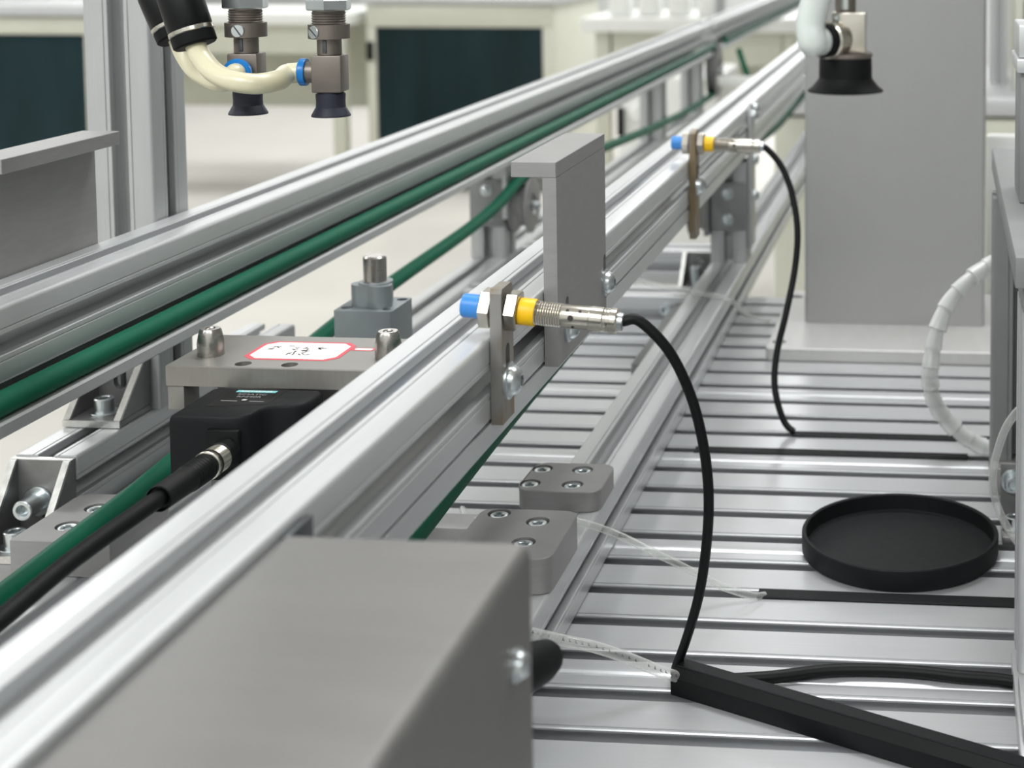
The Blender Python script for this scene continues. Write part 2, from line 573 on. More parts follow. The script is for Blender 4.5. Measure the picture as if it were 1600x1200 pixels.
BZ = .1650
belt([(-.4668, .14, BZ), (-.4668, .8, BZ), (-.4668, 1.6, BZ), (-.4668, 2.2, BZ), (-.4668, 2.98, BZ), (-.4668, 3.02, BZ), (-.4668, 3.055, .150), (-.4668, 3.068, .117), (-.4668, 3.055, .083), (-.4668, 3.02, .069), (-.465, 2.594, .075), (-.465, 2.04, .101), (-.465, 1.70, .124), (-.465, 1.61, .1262), (-.465, 1.53, .1145),
      (-.465, 1.422, .107), (-.465, 1.232, .1024), (-.465, 1.0844, .0965), (-.465, .8404, .0767), (-.465, .7417, .0722), (-.465, .60, .066), (-.465, .3, .05)],
     'long green round belt running along the left rail with its return strand below')
belt([(-.2645, .12, BZ + .0025), (-.2645, .8, BZ + .0025), (-.2645, 1.6, BZ + .0025), (-.2645, 2.75, .1667), (-.2645, 2.83, .1667), (-.2645, 2.856, .156), (-.2645, 2.8667, .13), (-.2645, 2.856, .104), (-.2645, 2.83, .0933), (-.266, 2.6, .088), (-.268, 2.283, .0897), (-.268, 1.72, .124), (-.268, 1.62, .126), (-.268, 1.45, .112), (-.268, 1.1, .1035), (-.268, .907, .1000), (-.268, .784, .0955), (-.268, .72, .0925), (-.268, .5, .085), (-.268, .2, .08)],
     'green round belt of the right rail seen below it above the clamp blocks')
belt([(-.4668, 3.18, BZ), (-.4668, 4.2, BZ), (-.4668, 6.0, BZ)], 'green round belt on the far continuation of the left rail')
belt([(-.44, 3.19, .145), (-.42, 3.17, .095), (-.41, 3.24, .05), (-.40, 3.6, .05), (-.39, 4.2, .10)], 'slack green belt hanging from the far end pulley')

near_base = beam_y('base_beam', XN0, .0001, .20, 2.92, loc=(XN0 + .02, .20, 0))
tag(near_base, 'slotted aluminium base beam lying on the table under the right rail', 'beam')
far_base = beam_y('base_beam', XF0, .0001, .20, 2.97, loc=(XF0 + .02, .20, 0))
tag(far_base, 'slotted aluminium base beam at the far left edge of the table', 'beam')
raised = thing('foot_beam', 'aluminium foot beam with corner brackets under the tall upright post', 'beam', (-.546, .857, 0))
beam_y('upper_profile', -.566, .0401, .8565, 1.165, parent=raised)
beam_y('lower_profile', -.566, .0001, .8565, 1.165, parent=raised)
tag(beam_x('cross_beam', 1.446, .0003, XF1 + .0002, XN0 - .0002, loc=(-.366, 1.446, 0)), 'front aluminium cross beam joining the base beams below the right rail', 'beam')
tag(beam_x('cross_beam', 1.655, .0003, XF1 + .0002, XN0 - .0002, loc=(-.366, 1.655, 0)), 'rear aluminium cross beam joining the base beams by the support posts', 'beam')

# flat bar beside the right base beam
tag(G().box(-.2635, XN0 - .0003, 1.235, 1.4455, .019, .033, .0006).obj('flat_bar', 'grey', loc=(-.258, 1.3, .02)), 'dark grey flat bar alongside the right base beam', 'bar')


def sub_post(x0, y0, side, label, sx):
    """support post between base beam and rail, with joining plates, screws and a belt pulley"""
    t = thing('support_post', label, 'post', (x0 + .02, y0 + .02, .0402))
    beam_z('post_profile', x0, y0, .0403, .1495, parent=t)
    # front joining plate
    g = G().box(x0 + .001, x0 + .039, y0 - .004, y0 - .0002, .076, .128, .0006)
    pl = g.obj('joining_plate', 'grey', t)
    for zz in (.088, .116):
        button_screw((x0 + .02, y0 - .004, zz), (0, -1, 0), .0052, pl)
    return t


pn = sub_post(XN0, 1.598, -1, 'aluminium support post with side plate under the right rail', 1)
pf = sub_post(XF0, 1.598, 1, 'aluminium support post with belt pulley under the left rail', 1)
# side plate with four button screws on the right face of the near post
sp = thing('side_plate', 'tall narrow joining plate with button screws on the right rail post', 'plate', (-.2105, 1.62, .1))
G().box(XN1 + .0003, XN1 + .0045, 1.602, 1.640, .055, .2125, .0008).obj('plate_body', 'alu_z', sp)
for yy, zz in ((1.612, .199), (1.630, .205), (1.621, .150), (1.621, .110)):
    button_screw((XN1 + .0045, yy, zz), (1, 0, 0), .0062, sp)
# near rail bracket plate hanging inside
G().box(XN0 - .006, XN0 - .0004, 1.59, 1.635, .07, .15, .0008).obj('pulley_bracket', 'grey', pn)
G().box(XF1 + .0004, XF1 + .006, 1.585, 1.638, .086, .1502, .0008).obj('pulley_bracket', 'alu_z', pf)


def pulley(x, y, z, d, label, r=.031):
    t = thing('belt_pulley', label, 'pulley', (x, y, z))
    R = r
    prof = [(R * .25, -.0105), (R * .9, -.0105), (R, -.0095), (R, -.0082), (R * .86, -.0068), (R * .76, -.003), (R * .75, 0), (R * .76, .003), (R * .86, .0068), (R, .0082), (R, .0095), (R * .93, .0105), (R * .42, .0105), (R * .40, .0075), (R * .25, .0075)]
    G().lathe(prof, (x, y, z), (d, 0, 0), 40).obj('pulley_wheel', 'plate', t)
    hx = hexr(.0032)
    G().lathe([(.0055, .005), (.0055, .0120), (.0045, .0130), (.0045, .0180), (.004, .0187), (.0005, .0187)], (x, y, z), (d, 0, 0), 20).obj('axle', 'zinc', t)
    G().lathe([(.0065, -.0135), (.0065, -.0100)], (x, y, z), (d, 0, 0), 20).obj('spacer', 'zinc', t)
    return t


pulley(-.465, 1.622, .0955, 1, 'grooved grey belt pulley beside the inverted angle plate')
pulley(-.268, 1.622, .0955, -1, 'grooved belt pulley hidden under the right rail by its post')
pulley(-.4668, 3.02, .117, 1, 'large end pulley at the far end of the left rail', .055)
pulley(-.2645, 2.83, .130, -1, 'end pulley at the far end of the right rail', .04)
for k, (yy, lab) in enumerate(((2.52, 'first of the two far posts under the left rail'), (2.92, 'rearmost post under the left rail at the gap'))):
    tag(beam_z('support_post', XF0, yy, .0403, .1495, loc=(XF0 + .02, yy, .0403)), lab, 'post')
tag(G().box(-.46, -.27, 3.0, 3.02, .085, .105, .004).obj('cross_bar', 'white', loc=(-.365, 3.0, .085)), 'white cross bar between the rails by the far end pulleys', 'bar')

# ------------------------------------------------------------------ inverted angle plates over the rails


def angle_plate(near, y0, y1, label):
    t = thing('angle_plate', label, 'plate', ((XN1 if near else XF0), y0, .167))
    if near:
        x0, x1, xi = XN1 + .0004, -.2046, -.2290
    else:
        x0, x1, xi = XF0 - .0004, -.5268, -.5030
    zt = .2775
    m = Matrix(((0, 0, 1, 0), (1, 0, 0, 0), (0, 1, 0, 0), (0, 0, 0, 1)))       # local (u,v,w) -> (w,u,v): y,z,x
    out = [(y0, .1672), (y1, .1672), (y1, zt - .0082), (y0, zt - .0082)]
    holes = [(slot2(.7948, .1905, .0032, .007), None), (slot2(.8853 if near else .86, .194, .0032, .007), None)]
    G().plate(out, holes, min(x0, x1), max(x0, x1), m).obj('vertical_plate', 'plate', t, ang=25)
    a, b = min(x0, x1, xi), max(x0, x1, xi)
    G().box(a, b, y0, y1, zt - .0082, zt, .0003, 1).obj('top_flange', 'plate', t, ang=25)
    d = 1 if near else -1
    for yy, zz in ((.7948, .1835), (.8853 if near else .86, .187)):
        button_screw((x1, yy, zz), (d, 0, 0), .0066, t)
    return t


angle_plate(True, .7745, .8890, 'grey inverted angle plate standing on the right rail between both sensors')
angle_plate(False, .7600, .8760, 'grey inverted angle plate on the left rail in front of the upright post')

# ------------------------------------------------------------------ upright post of the gantry
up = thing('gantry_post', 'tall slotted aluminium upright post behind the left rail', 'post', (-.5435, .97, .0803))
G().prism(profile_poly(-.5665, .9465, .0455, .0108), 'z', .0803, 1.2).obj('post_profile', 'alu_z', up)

# ------------------------------------------------------------------ inductive sensors


def sensor(y, zc, tilt, cable, lab_s, lab_b, zbot):
    # bracket strip on the rail side
    bt = thing('sensor_bracket', lab_b, 'bracket', (XN1, y, zbot))
    x0, x1 = XN1 + .0004, XN1 + .0060
    hw = .0095
    m = Matrix(((0, 0, 1, 0), (1, 0, 0, 0), (0, 1, 0, 0), (0, 0, 0, 1)))
    out = [(y - hw, zbot), (y + hw, zbot), (y + hw, zc + .0095), (y + hw - .002, zc + .0115), (y - hw + .002, zc + .0115), (y - hw, zc + .0095)]
    G().plate(out, [(slot2(y, .192, .0033, .009), None), (circ(y, zc, .0062), None)], x0, x1, m).obj('strip', 'tan', bt, ang=25)
    button_screw((x1, y, .186), (1, 0, 0), .0072, bt)
    t = thing('proximity_sensor', lab_s, 'sensor', (XN1 + .003, y, zc))
    d = Vector((math.cos(tilt), 0, -math.sin(tilt)))
    c = Vector((XN1 + .003, y, zc))
    r = .0058
    # threaded body with fine ridges
    prof = [(r * .8, -.0075), (r, -.007)]
    x = -.007
    while x < .030:
        prof += [(r, x), (r - .00042, x + .0006)]
        x += .0012
    prof += [(r * .98, .0305), (r * .98, .0435)]
    G().lathe(prof, c, d, 28).obj('threaded_barrel', 'nickel', t)
    G().lathe([(r * .6, -.0185), (r * .9, -.0185), (r * .98, -.0178), (r * .98, -.0074)], c, d, 28).obj('blue_tip', 'blue', t)['label'] = 'blue plastic sensing tip'
    for a, b in ((-.0091, -.0033), (.0034, .0092)):
        hx = hexr(.0086)
        hc = hexr(.0080)
        G().lathe([(r, a), (hc, a), (hx, a + .0006), (hx, b - .0006), (hc, b), (r, b)], c, d, 36, cap0=False, cap1=False).obj('hex_nut', 'nickel', t, ang=20)
    G().lathe([(r, .0094), (r * 1.1, .0094), (r * 1.12, .0100), (r * 1.12, .0166), (r * 1.08, .0172), (r, .0172)], c, d, 28, cap0=False, cap1=False).obj('yellow_ring', 'yellow', t)
    # shiny sleeve with small windows
    sl = G().lathe([(r * .98, .0432), (r * 1.02, .0435), (r * 1.02, .0495), (r * .98, .0498), (r * .96, .0500), (r * .98, .0502), (r * .98, .0508), (r * .96, .0510), (r * .98, .0514), (r * .98, .0520), (r * .96, .0524), (r * .98, .0530), (r * 1.03, .0532), (r * 1.03, .0560), (r * .95, .0566)], c, d, 28).obj('sleeve', 'nickel', t)
    for px, th in ((.0350, .12), (.0330, .75), (.0390, .75), (.0360, -.75)):
        n = Vector((0, -math.cos(th), math.sin(th)))
        n = (n - d * n.dot(d)).normalized()
        G().lathe([(.0014 if th == .12 else .0008, -.0003), (.0014 if th == .12 else .0008, .0001)], c + d * px + n * r * .985, n, 12).obj('led_window', 'ink', sl)
    G().lathe([(.0042, .0564), (.0042, .0590), (.0036, .0594)], c, d, 20).obj('cable_gland', 'zinc', t)
    G().tube([c + d * .0575] + [Vector(p) for p in cable], .0026 if y < 1 else .0027, 12, 5).obj('cable', 'cable', t)['label'] = 'black curved cable'
    return t


sensor(.6885, .2205, .085,
       [(-.1500, .6885, .2160), (-.1428, .69, .2156), (-.1295, .692, .2012), (-.1203, .697, .1791), (-.1156, .705, .1529), (-.1145, .715, .1237), (-.1176, .727, .0926), (-.1238, .74, .06), (-.1333, .755, .0286), (-.1400, .764, .010), (-.1420, .770, .003)],
       'nearer cylindrical proximity sensor with blue tip and yellow ring on the right rail',
       'tan flat bracket strip holding the nearer proximity sensor', .1672)
sensor(1.2400, .2215, .03,
       [(-.1535, 1.24, .2200), (-.1467, 1.24, .2169), (-.1346, 1.238, .2022), (-.1255, 1.232, .1802), (-.1204, 1.224, .1522), (-.1217, 1.215, .122), (-.1276, 1.2, .0883), (-.1334, 1.19, .0617), (-.1349, 1.18, .0409), (-.132, 1.172, .0251), (-.1252, 1.166, .0089), (-.1176, 1.162, .003)],
       'farther cylindrical proximity sensor with blue tip in front of the grey column',
       'tan flat bracket strip holding the farther proximity sensor', .1420)

# ------------------------------------------------------------------ locating plate with pins and label
lp = thing('locating_plate', 'ground metal locating plate with two pins and a red-framed label between the rails', 'plate', (-.366, .826, .1))
ZL = .157
out = rrect(-.434, -.298, .7935, .8585, .0006, 2)
G().plate(out, [(circ(-.392, .8005, .0046), .008), (circ(-.365, .8005, .0046), .008)], ZL - .0115, ZL, bev=.0006).obj('plate_body', 'plate2', lp, ang=25)
for px, py in ((-.4188, .8165), (-.3150, .8190)):
    g = G().lathe([(.0075, 0), (.0075, .0075), (.0062, .0140), (.0054, .0155), (.0030, .0155), (.0026, .0148), (.0004, .0145)], (px, py, ZL), (0, 0, 1), 32)
    g.obj('locating_pin', 'pin', lp)
G().box(-.4335, -.424, .7945, .812, ZL - .0255, ZL - .0117, .0004).obj('foot_block', 'plate2', lp)
G().box(-.415, -.317, .815, .850, .0412, ZL - .0117, .0006).obj('pedestal', 'plate', lp)
G().box(-.478, -.345, .812, .852, .0003, .041, .001).obj('pedestal_base', 'alu_x', lp)
# label: red outline, white field, dark handwriting-like strokes, small tab
LZ = ZL + .00012


def flat(poly, z, name, m, parent, t=.0001):
    return G().prism(poly, 'z', z - t, z).obj(name, m, parent, smooth=False)


def oct(x0, x1, y0, y1, c):
    return [(x0 + c, y0), (x1 - c, y0), (x1, y0 + c), (x1, y1 - c), (x1 - c, y1), (x0 + c, y1), (x0, y1 - c), (x0, y0 + c)]


lb = flat(oct(-.3985, -.3425, .8090, .8465, .006), LZ, 'label_frame', 'red', lp)
flat(oct(-.3960, -.3450, .8114, .8441, .0055), LZ + .00008, 'label_field', 'paper', lb)
flat(oct(-.3427, -.3290, .8310, .8365, .0012), LZ, 'label_tab', 'red', lb)
flat(oct(-.3405, -.3300, .8322, .8353, .0008), LZ + .00008, 'label_tab_field', 'paper', lb)
g = G()
rs = random.Random(5)
for (sx, sy) in ((-.3870, .8310), (-.3775, .8325), (-.3685, .8310), (-.3600, .8325), (-.3745, .8235), (-.3660, .8235)):
    for k in range(5):
        x = sx + rs.uniform(-.003, .003)
        y = sy + rs.uniform(-.004, .004)
        a = rs.choice((0, 0, PI / 2, PI / 4, -PI / 4))
        L = rs.uniform(.0022, .0045)
        g.box(-L / 2, L / 2, -.00035, .00035, LZ + .0001, LZ + .00022, m=Matrix.Translation((x, y, 0)) @ Matrix.Rotation(a, 4, 'Z'))
g.obj('handwriting', 'ink', lb, smooth=False)

# ------------------------------------------------------------------ stop cylinder
sc = thing('stop_cylinder', 'grey stop cylinder with a dark steel pin between the rails', 'cylinder', (-.391, .99, .04))
SX0, SX1, SY0, SY1, SZ = -.411, -.3705, .970, 1.0105, .1435
G().plate(rrect(SX0, SX1, SY0, SY1, .0018, 3), [(circ(SX0 + .006, SY0 + .009, .0038, 16), .006), (circ(SX1 - .005, SY1 - .006, .0038, 16), .006), (circ(SX1 - .006, SY0 + .007, .003, 16), .006)], .0985, SZ).obj('cylinder_body', 'bodyg', sc, ang=25)
G().box(SX0 + .001, SX1 - .001, SY0 + .001, SY1 - .001, .0405, .0983, .001).obj('lower_body', 'bodyg', sc)
G().box(SX0 + .013, SX0 + .022, SY0 - .0006, SY0 + .003, .1205, .1245).obj('sensor_slot', 'blackp', sc)
# lobed guide collar
cx, cy = -.389, .990
lob = []
for k in range(48):
    th = 2 * PI * k / 48
    lob.append((cx + (.0132 + .0028 * math.cos(3 * th + 2.2)) * math.cos(th), cy + (.0132 + .0028 * math.cos(3 * th + 2.2)) * math.sin(th)))
g = G().prism(lob, 'z', SZ + .0001, SZ + .0150)
g.lathe([(.0112, SZ + .0150), (.0110, SZ + .0160), (.0085, SZ + .0165)], (cx, cy, 0), (0, 0, 1), 32)
g.obj('guide_collar', 'bodyg', sc)
G().lathe([(.0078, SZ + .010), (.0078, SZ + .0330), (.0068, SZ + .0340), (.0004, SZ + .0340)], (cx, cy, 0), (0, 0, 1), 32).obj('stop_pin', 'pin', sc)
G().box(-.478, -.37, .974, 1.008, .0003, .0403, .001).obj('mounting_bar', 'alu_x', sc)

# ------------------------------------------------------------------ tag reader with plug and cable
rd = thing('tag_reader', 'black rounded tag reader box with turquoise and white print beside the locating plate', 'reader', (-.375, .76, .11))
RZ = .1462
g = G()
poly = [(-.4045, .742), (-.3700, .742), (-.3655, .7435), (-.3625, .7475), (-.3610, .755), (-.3585, .7595), (-.3540, .7615), (-.3470, .7625), (-.3420, .7665), (-.3400, .774), (-.3400, .7865), (-.3425, .7905), (-.4020, .7905), (-.4045, .788)]
n = len(poly)
cxr, cyr = -.375, .766
lev = [(.1120, 1.0), (RZ - .0045, 1.0), (RZ - .0018, .988), (RZ - .0005, .965), (RZ, .935)]
rings = []
for z, s_ in lev:
    rings.append([g.b.verts.new((cxr + (x - cxr) * s_, cyr + (y - cyr) * s_, z)) for x, y in poly])
for A, B in zip(rings, rings[1:]):
    for k in range(n):
        g.b.faces.new((A[k], A[(k + 1) % n], B[(k + 1) % n], B[k]))
g.b.faces.new(rings[0][::-1])
g.b.faces.new(rings[-1])
body = g.obj('reader_housing', 'blackm', rd, ang=40)
G().box(-.395, -.345, .765, .789, .0412, .1118, .001).obj('reader_bracket', 'grey', rd)
TZ = RZ + .0001
flat([(-.3925, .7575), (-.3610, .7640), (-.3610, .7870), (-.3925, .7870)], TZ, 'print_panel', M['blackp'], body)


def text(body_txt, size, x, y, z, m, parent, name, align='CENTER', sx=1.0):
    cu = bpy.data.curves.new(name, 'FONT')
    cu.body = body_txt
    cu.size = size
    cu.align_x = align
    cu.extrude = .00003
    to = bpy.data.objects.new(name, cu)
    C.objects.link(to)
    dg = bpy.context.evaluated_depsgraph_get()
    me = bpy.data.meshes.new_from_object(to.evaluated_get(dg))
    bpy.data.objects.remove(to)
    me.transform(Matrix.Translation((x, y, z)) @ Matrix.Diagonal((sx, 1, 1, 1)))
    me.materials.append(M[m])
    o = bpy.data.objects.new(name, me)
    C.objects.link(o)
    o.parent = parent
    o.matrix_parent_inverse = parent_world(parent).inverted()
    return o


flat([(-.3880, .7828), (-.3655, .7828), (-.3655, .7862), (-.3880, .7862)], TZ + .0001, 'turquoise_bar', 'cyan', body)
text('SIEMENS', .0036, -.3768, .78335, TZ + .00016, 'whiteink', body, 'bar_lettering', sx=1.35)
text('SIMATIC', .0034, -.3768, .7782, TZ + .00008, 'greyink', body, 'upper_lettering', sx=1.3)
text('RF240R', .0034, -.3768, .7740, TZ + .00008, 'greyink', body, 'lower_lettering', sx=1.3)
flat([(-.3782, .7690), (-.3760, .7690), (-.3755, .7706), (-.3778, .7706)], TZ + .0001, 'white_mark', 'whiteink', body)
flat([(-.3890, .7672), (-.3800, .7672), (-.3800, .7679), (-.3890, .7679)], TZ + .0001, 'print_line', 'greyink', body)
flat([(-.3730, .7672), (-.3650, .7672), (-.3650, .7679), (-.3730, .7679)], TZ + .0001, 'print_line', 'greyink', body)
G().box(-.3835, -.3655, .7385, .7425, .1145, .1400, .0012).obj('socket_frame', 'blackp', body)
PX, PZ = -.3720, .1285
G().lathe([(.0078, 0), (.0078, .0080), (.0070, .0085)], (PX, .7386, PZ), (0, -1, 0), 28).obj('socket_collar', 'blackp', body)
pg = thing('cable_plug', 'black round cable plug with nickel ring in the tag reader', 'plug', (PX, .69, PZ))
dd = Vector((.02, -1, .035)).normalized()
P0 = Vector((PX, .7300, PZ))
prof = [(.0062, 0), (.0072, .0005)]
for k in range(7):
    prof += [(.0072, .001 + k * .0012), (.0069, .0016 + k * .0012)]
prof += [(.0075, .0098), (.0075, .0135), (.0066, .0140)]
G().lathe(prof, P0, dd, 32).obj('knurled_ring', 'nickel', pg)
prof = [(.0066, .0142), (.0070, .0150)]
for k in range(7):
    prof += [(.0071, .017 + k * .0026), (.0067, .018 + k * .0026), (.0067, .0188 + k * .0026)]
prof += [(.0066, .040), (.0064, .062), (.0060, .0625), (.0052, .0605)]
G().lathe(prof, P0, dd, 28).obj('grip_sleeve', 'blackp', pg)
e0 = P0 + dd * .055
G().tube([e0, P0 + dd * .075, (-.3725, .60, .1300), (-.3715, .54, .1270), (-.3700, .47, .1260), (-.368, .40, .1250), (-.36, .30, .12)], .0042, 14, 5).obj('cable', 'cable', pg)

# ------------------------------------------------------------------ clamp blocks


def clamp(x0, x1, y0, y1, z0, z1, holes, label, rr=.008, corners=(1, 1, 1, 1)):
    t = thing('clamp_block', label, 'block', ((x0 + x1) / 2, (y0 + y1) / 2, z0), 'clamp blocks on the base beams')
    hl = [(circ(hx, hy, .0068, 24), .0042) for hx, hy in holes]
    G().plate(rrect(x0, x1, y0, y1, rr, 5, corners), hl, z0, z1, bev=.0005).obj('block_body', 'plate', t, ang=30)
    for hx, hy in holes:
        r = .0056
        hxr = hexr(.0026)
        s = G().lathe([(r, 0), (r, .0028), (r - .0005, .0033), (r * .62, .0033), (hxr, .0028), (hxr, .0008), (.0003, .0008)], (hx, hy, z1 - .0041), (0, 0, 1), 24).obj('cap_screw', 'zinc', t)
    return t


clamp(-.2695, -.2115, .776, .8445, .0404, .0604, [(-.2575, .8370), (-.2319, .8270), (-.2319, .7975)],
      'thicker grey clamp block with recessed screws beside the foreground cover', .008)
clamp(-.2640, -.2115, .8925, .9425, .0404, .0530, [(-.2575, .9310), (-.2310, .9310), (-.2585, .9050), (-.2312, .9050)],
      'thinner grey clamp block with four screws on the right base beam', .009)
clamp(-.5190, -.4610, .7775, .8475, .0404, .0604, [(-.4982, .7990), (-.4968, .8260), (-.474, .7990), (-.474, .8260)],
      'grey clamp block partly covered by the green return belt', .008, (1, 1, 0, 0))
# bar under the thicker clamp
tag(G().box(-.46, -.2700, .862, .885, .0003, .0403, .001).obj('tie_bar', 'plate', loc=(-.36, .873, 0)), 'dark grey tie bar behind the foreground cover, left of the clamp block', 'bar')

# ------------------------------------------------------------------ cast corner brackets


def corner_bracket(o, rz, flip, label, screws, group='cast corner brackets', h=.038):
    """40 mm corner bracket: local x across (0..w), y depth (0..d, wall leg at y=d), z up"""
    w, d, th = .038, .040, .0045
    m = Matrix.Translation(o) @ Matrix.Rotation(rz, 4, 'Z') @ (Matrix.Rotation(flip, 4, 'X') if flip else Matrix.Identity(4))
    t = thing('corner_bracket', label, 'bracket', o, group)
    g = G()
    g.box(0, w, 0, d, 0, th, .0006, 1, m)
    st = set(g.b.verts)
    # wall leg
    lm = m @ Matrix(((1, 0, 0, 0), (0, 0, -1, d), (0, 1, 0, 0), (0, 0, 0, 1)))
    g.plate([(0, th), (w, th), (w, h), (0, h)], [(slot2(w / 2, .023, .0045, .004), None)], 0, th, lm)
    for xa in (0, w - .004):
        pr = [(d - th, th), (.0025, th), (d - th, h - .0005)]
        g.prism([(y, z) for y, z in pr], 'x', xa, xa + .004, m)
    g.obj('bracket_body', 'cast', t, ang=25)
    # ground outer edges
    e = G()
    e.box(-.0002, w + .0002, -.0004, .0006, .0003, th + .0002, m=m)
    for xa in (0, w - .004):
        e.prism([(.0004, th + .0003), (.0030, th + .0003), (d - th + .0004, h + .0002), (d - th - .0016, h + .0002)], 'x', xa - .0001, xa + .0041, m)
    e.box(-.0002, w + .0002, d - th, d, h, h + .0005, m=m)
    e.obj('ground_edge', 'ground', t, ang=25)
    for (loc, ax, hh) in screws:
        L = m @ Vector(loc)
        A = (m.to_3x3() @ Vector(ax))
        cap_screw(L, A, .0062, hh, t, .0092)
    return t


corner_bracket((-.5655, .9060, .0803), 0, 0, 'cast corner bracket with an upright screw at the foot of the tall post',
               [((.019, .016, .0045), (0, 0, 1), .0090)])
corner_bracket((-.5655, .8162, .0285), 0, 0, 'cast corner bracket with a screw pointing forward at the left picture edge',
               [((.0165, .0352, .0245), (0, -1, 0), .0150), ((.016, .012, .0045), (0, 0, 1), .0095)], h=.050)
tag(G().box(-.5655, -.5275, .8162, .8562, .0003, .0283, .0006).obj('packing_block', 'plate', loc=(-.546, .836, 0)), 'small packing block under the left corner bracket', 'block')
# bracket between rear cross beam and right base beam
cb = corner_bracket((-.2915, 1.6145, .001), 0, 0, 'cast corner bracket with a dark bolt by the right support post', [((.019, .010, .0045), (0, 0, 1), .022)])
tag(cap_screw((-.2720, 1.4455, .0268), (0, -1, 0), .006, .007), 'zinc screw on the front cross beam', 'screw')

# ------------------------------------------------------------------ suction cups


def gripper(x, y, zb, label, port):
    """small vacuum cup on a level compensator; port -1: blue ring to the left, 0: towards the viewer"""
    t = thing('suction_gripper', label, 'gripper', (x, y, zb), 'paired suction grippers')
    z = lambda v: zb + v
    c = (x, y, 0)
    Z = (0, 0, 1)
    prof = [(.0070, z(.0012)), (.0092, z(.0006)), (.0105, z(0)), (.0105, z(.0007)), (.0083, z(.0046)), (.0080, z(.0050)), (.0078, z(.0080)), (.0080, z(.0118)), (.0079, z(.0126)), (.0072, z(.0128)), (.0070, z(.0135)), (.004, z(.0135))]
    G().lathe(prof, c, Z, 36).obj('rubber_cup', 'cup', t, ang=22)
    rot = Matrix.Translation((x, y, 0)) @ Matrix.Rotation(.12, 4, 'Z')
    G().box(-.0081, .0081, -.0081, .0081, z(.0136), z(.0340), .0008, 2, rot).obj('valve_block', 'bronze', t)
    st = [(.0066, z(.0342)), (.0066, z(.0426))]
    G().lathe(st, c, Z, 28).obj('stem', 'bronze', t)
    G().box(x - .0012, x + .0012, y - .0072, y - .0060, z(.0352), z(.0424), .0004).obj('stem_key', 'zincdark', t)
    kn = lambda th: .0109 + (.00022 if int(th / (2 * PI) * 72 + .5) % 2 else 0)
    col = G().lathe([(.0070, z(.0428)), (kn, z(.0430)), (kn, z(.0508)), (.0090, z(.0512))], c, Z, 72).obj('knurled_collar', 'bronze', t, ang=50)
    n = Vector((-.45 if port else .05, -1, 0)).normalized()
    sp = Vector((x, y, z(.0468))) + n * .0106
    sv = G().lathe([(.0036, -.002), (.0036, .0006), (.0033, .0010), (.0003, .0010)], sp, n, 24).obj('set_screw', 'zinc', col)
    u = Vector((0, 0, 1))
    side = n.cross(u)
    ax = (u * .8 + side * -.6)
    q = ax.to_track_quat('Z', 'Y')
    pr = [(.0088, z(.0512))]
    for k in range(5):
        pr += [(.0092, z(.0514 + k * .0014)), (.0086, z(.0521 + k * .0014))]
    pr += [(.0088, z(.0590))]
    G().lathe(pr, c, Z, 28).obj('thread', 'bronze', t)
    # slot of the set screw
    sm = Matrix.Translation(sp + n * .0010) @ Matrix((tuple(side) + (0,), tuple(u) + (0,), tuple(n) + (0,), (0, 0, 0, 1))).transposed()
    G().box(-.0032, .0032, -.0004, .0004, -.0006, .00012, m=sm @ Matrix.Rotation(.7 if port else .95, 4, 'Z')).obj('screw_slot', 'zincdark', sv)
    hx = hexr(.0108)
    hc = hexr(.0100)
    G().lathe([(.008, z(.0585)), (hc, z(.0585)), (hx, z(.0592)), (hx, z(.0640)), (hc, z(.0648)), (.0078, z(.0648))], c, Z, 36, up=(1, .2, 0)).obj('hex_nut', 'zinc', t, ang=20)
    G().lathe([(.0065, z(.0648)), (.0065, z(.32))], c, Z, 24).obj('rod', 'zinc', t)
    pz = z(.0243)
    if port:
        d = Vector((-1, -.10, 0)).normalized()
    else:
        d = Vector((.10, -1, 0)).normalized()
    o = Vector((x, y, pz))
    G().lathe([(.0060, .002), (.0060, .0128)], o, d, 24).obj('port_tube', 'bronze', t)
    G().lathe([(.0052, .0126), (.0074, .0126), (.0076, .0132), (.0076, .0158), (.0070, .0164), (.0050, .0164), (.0048, .0150)], o, d, 32, cap1=False).obj('release_ring', 'blue2', t)['label'] = 'bright blue release ring'
    return t, o + d * .0150, d


g1, p1, d1 = gripper(-.3845, .8, .2985, 'left suction gripper of the pair, its blue ring facing the viewer', 0)
g2, p2, d2 = gripper(-.3372, .8, .2978, 'right suction gripper of the pair, its blue ring facing left', -1)
# black twin hose fitting
ft = thing('hose_fitting', 'black twin hose fitting with metal rings at the top left', 'fitting', (-.42, .79, .36))


def barrel(a, b, r, name):
    a, b = Vector(a), Vector(b)
    d = (b - a)
    L = d.length
    o = G().lathe([(r * .5, 0), (r * .82, 0), (r * .85, L * .2), (r * .95, L * .35), (r, L * .4), (r, L * .78), (r * .97, L * .8)], a, d, 32).obj(name, 'blackp', ft)
    G().lathe([(r * .97, L * .80), (r * 1.02, L * .81), (r * 1.02, L * .85), (r * .97, L * .86)], a, d, 32, cap0=False, cap1=False).obj('metal_ring', 'nickel', o)
    G().lathe([(r * .97, L * .86), (r * .98, L * .88), (r * .98, L * .98), (r * .9, L), (r * .6, L)], a, d, 32).obj('release_collar', 'blackr', o)


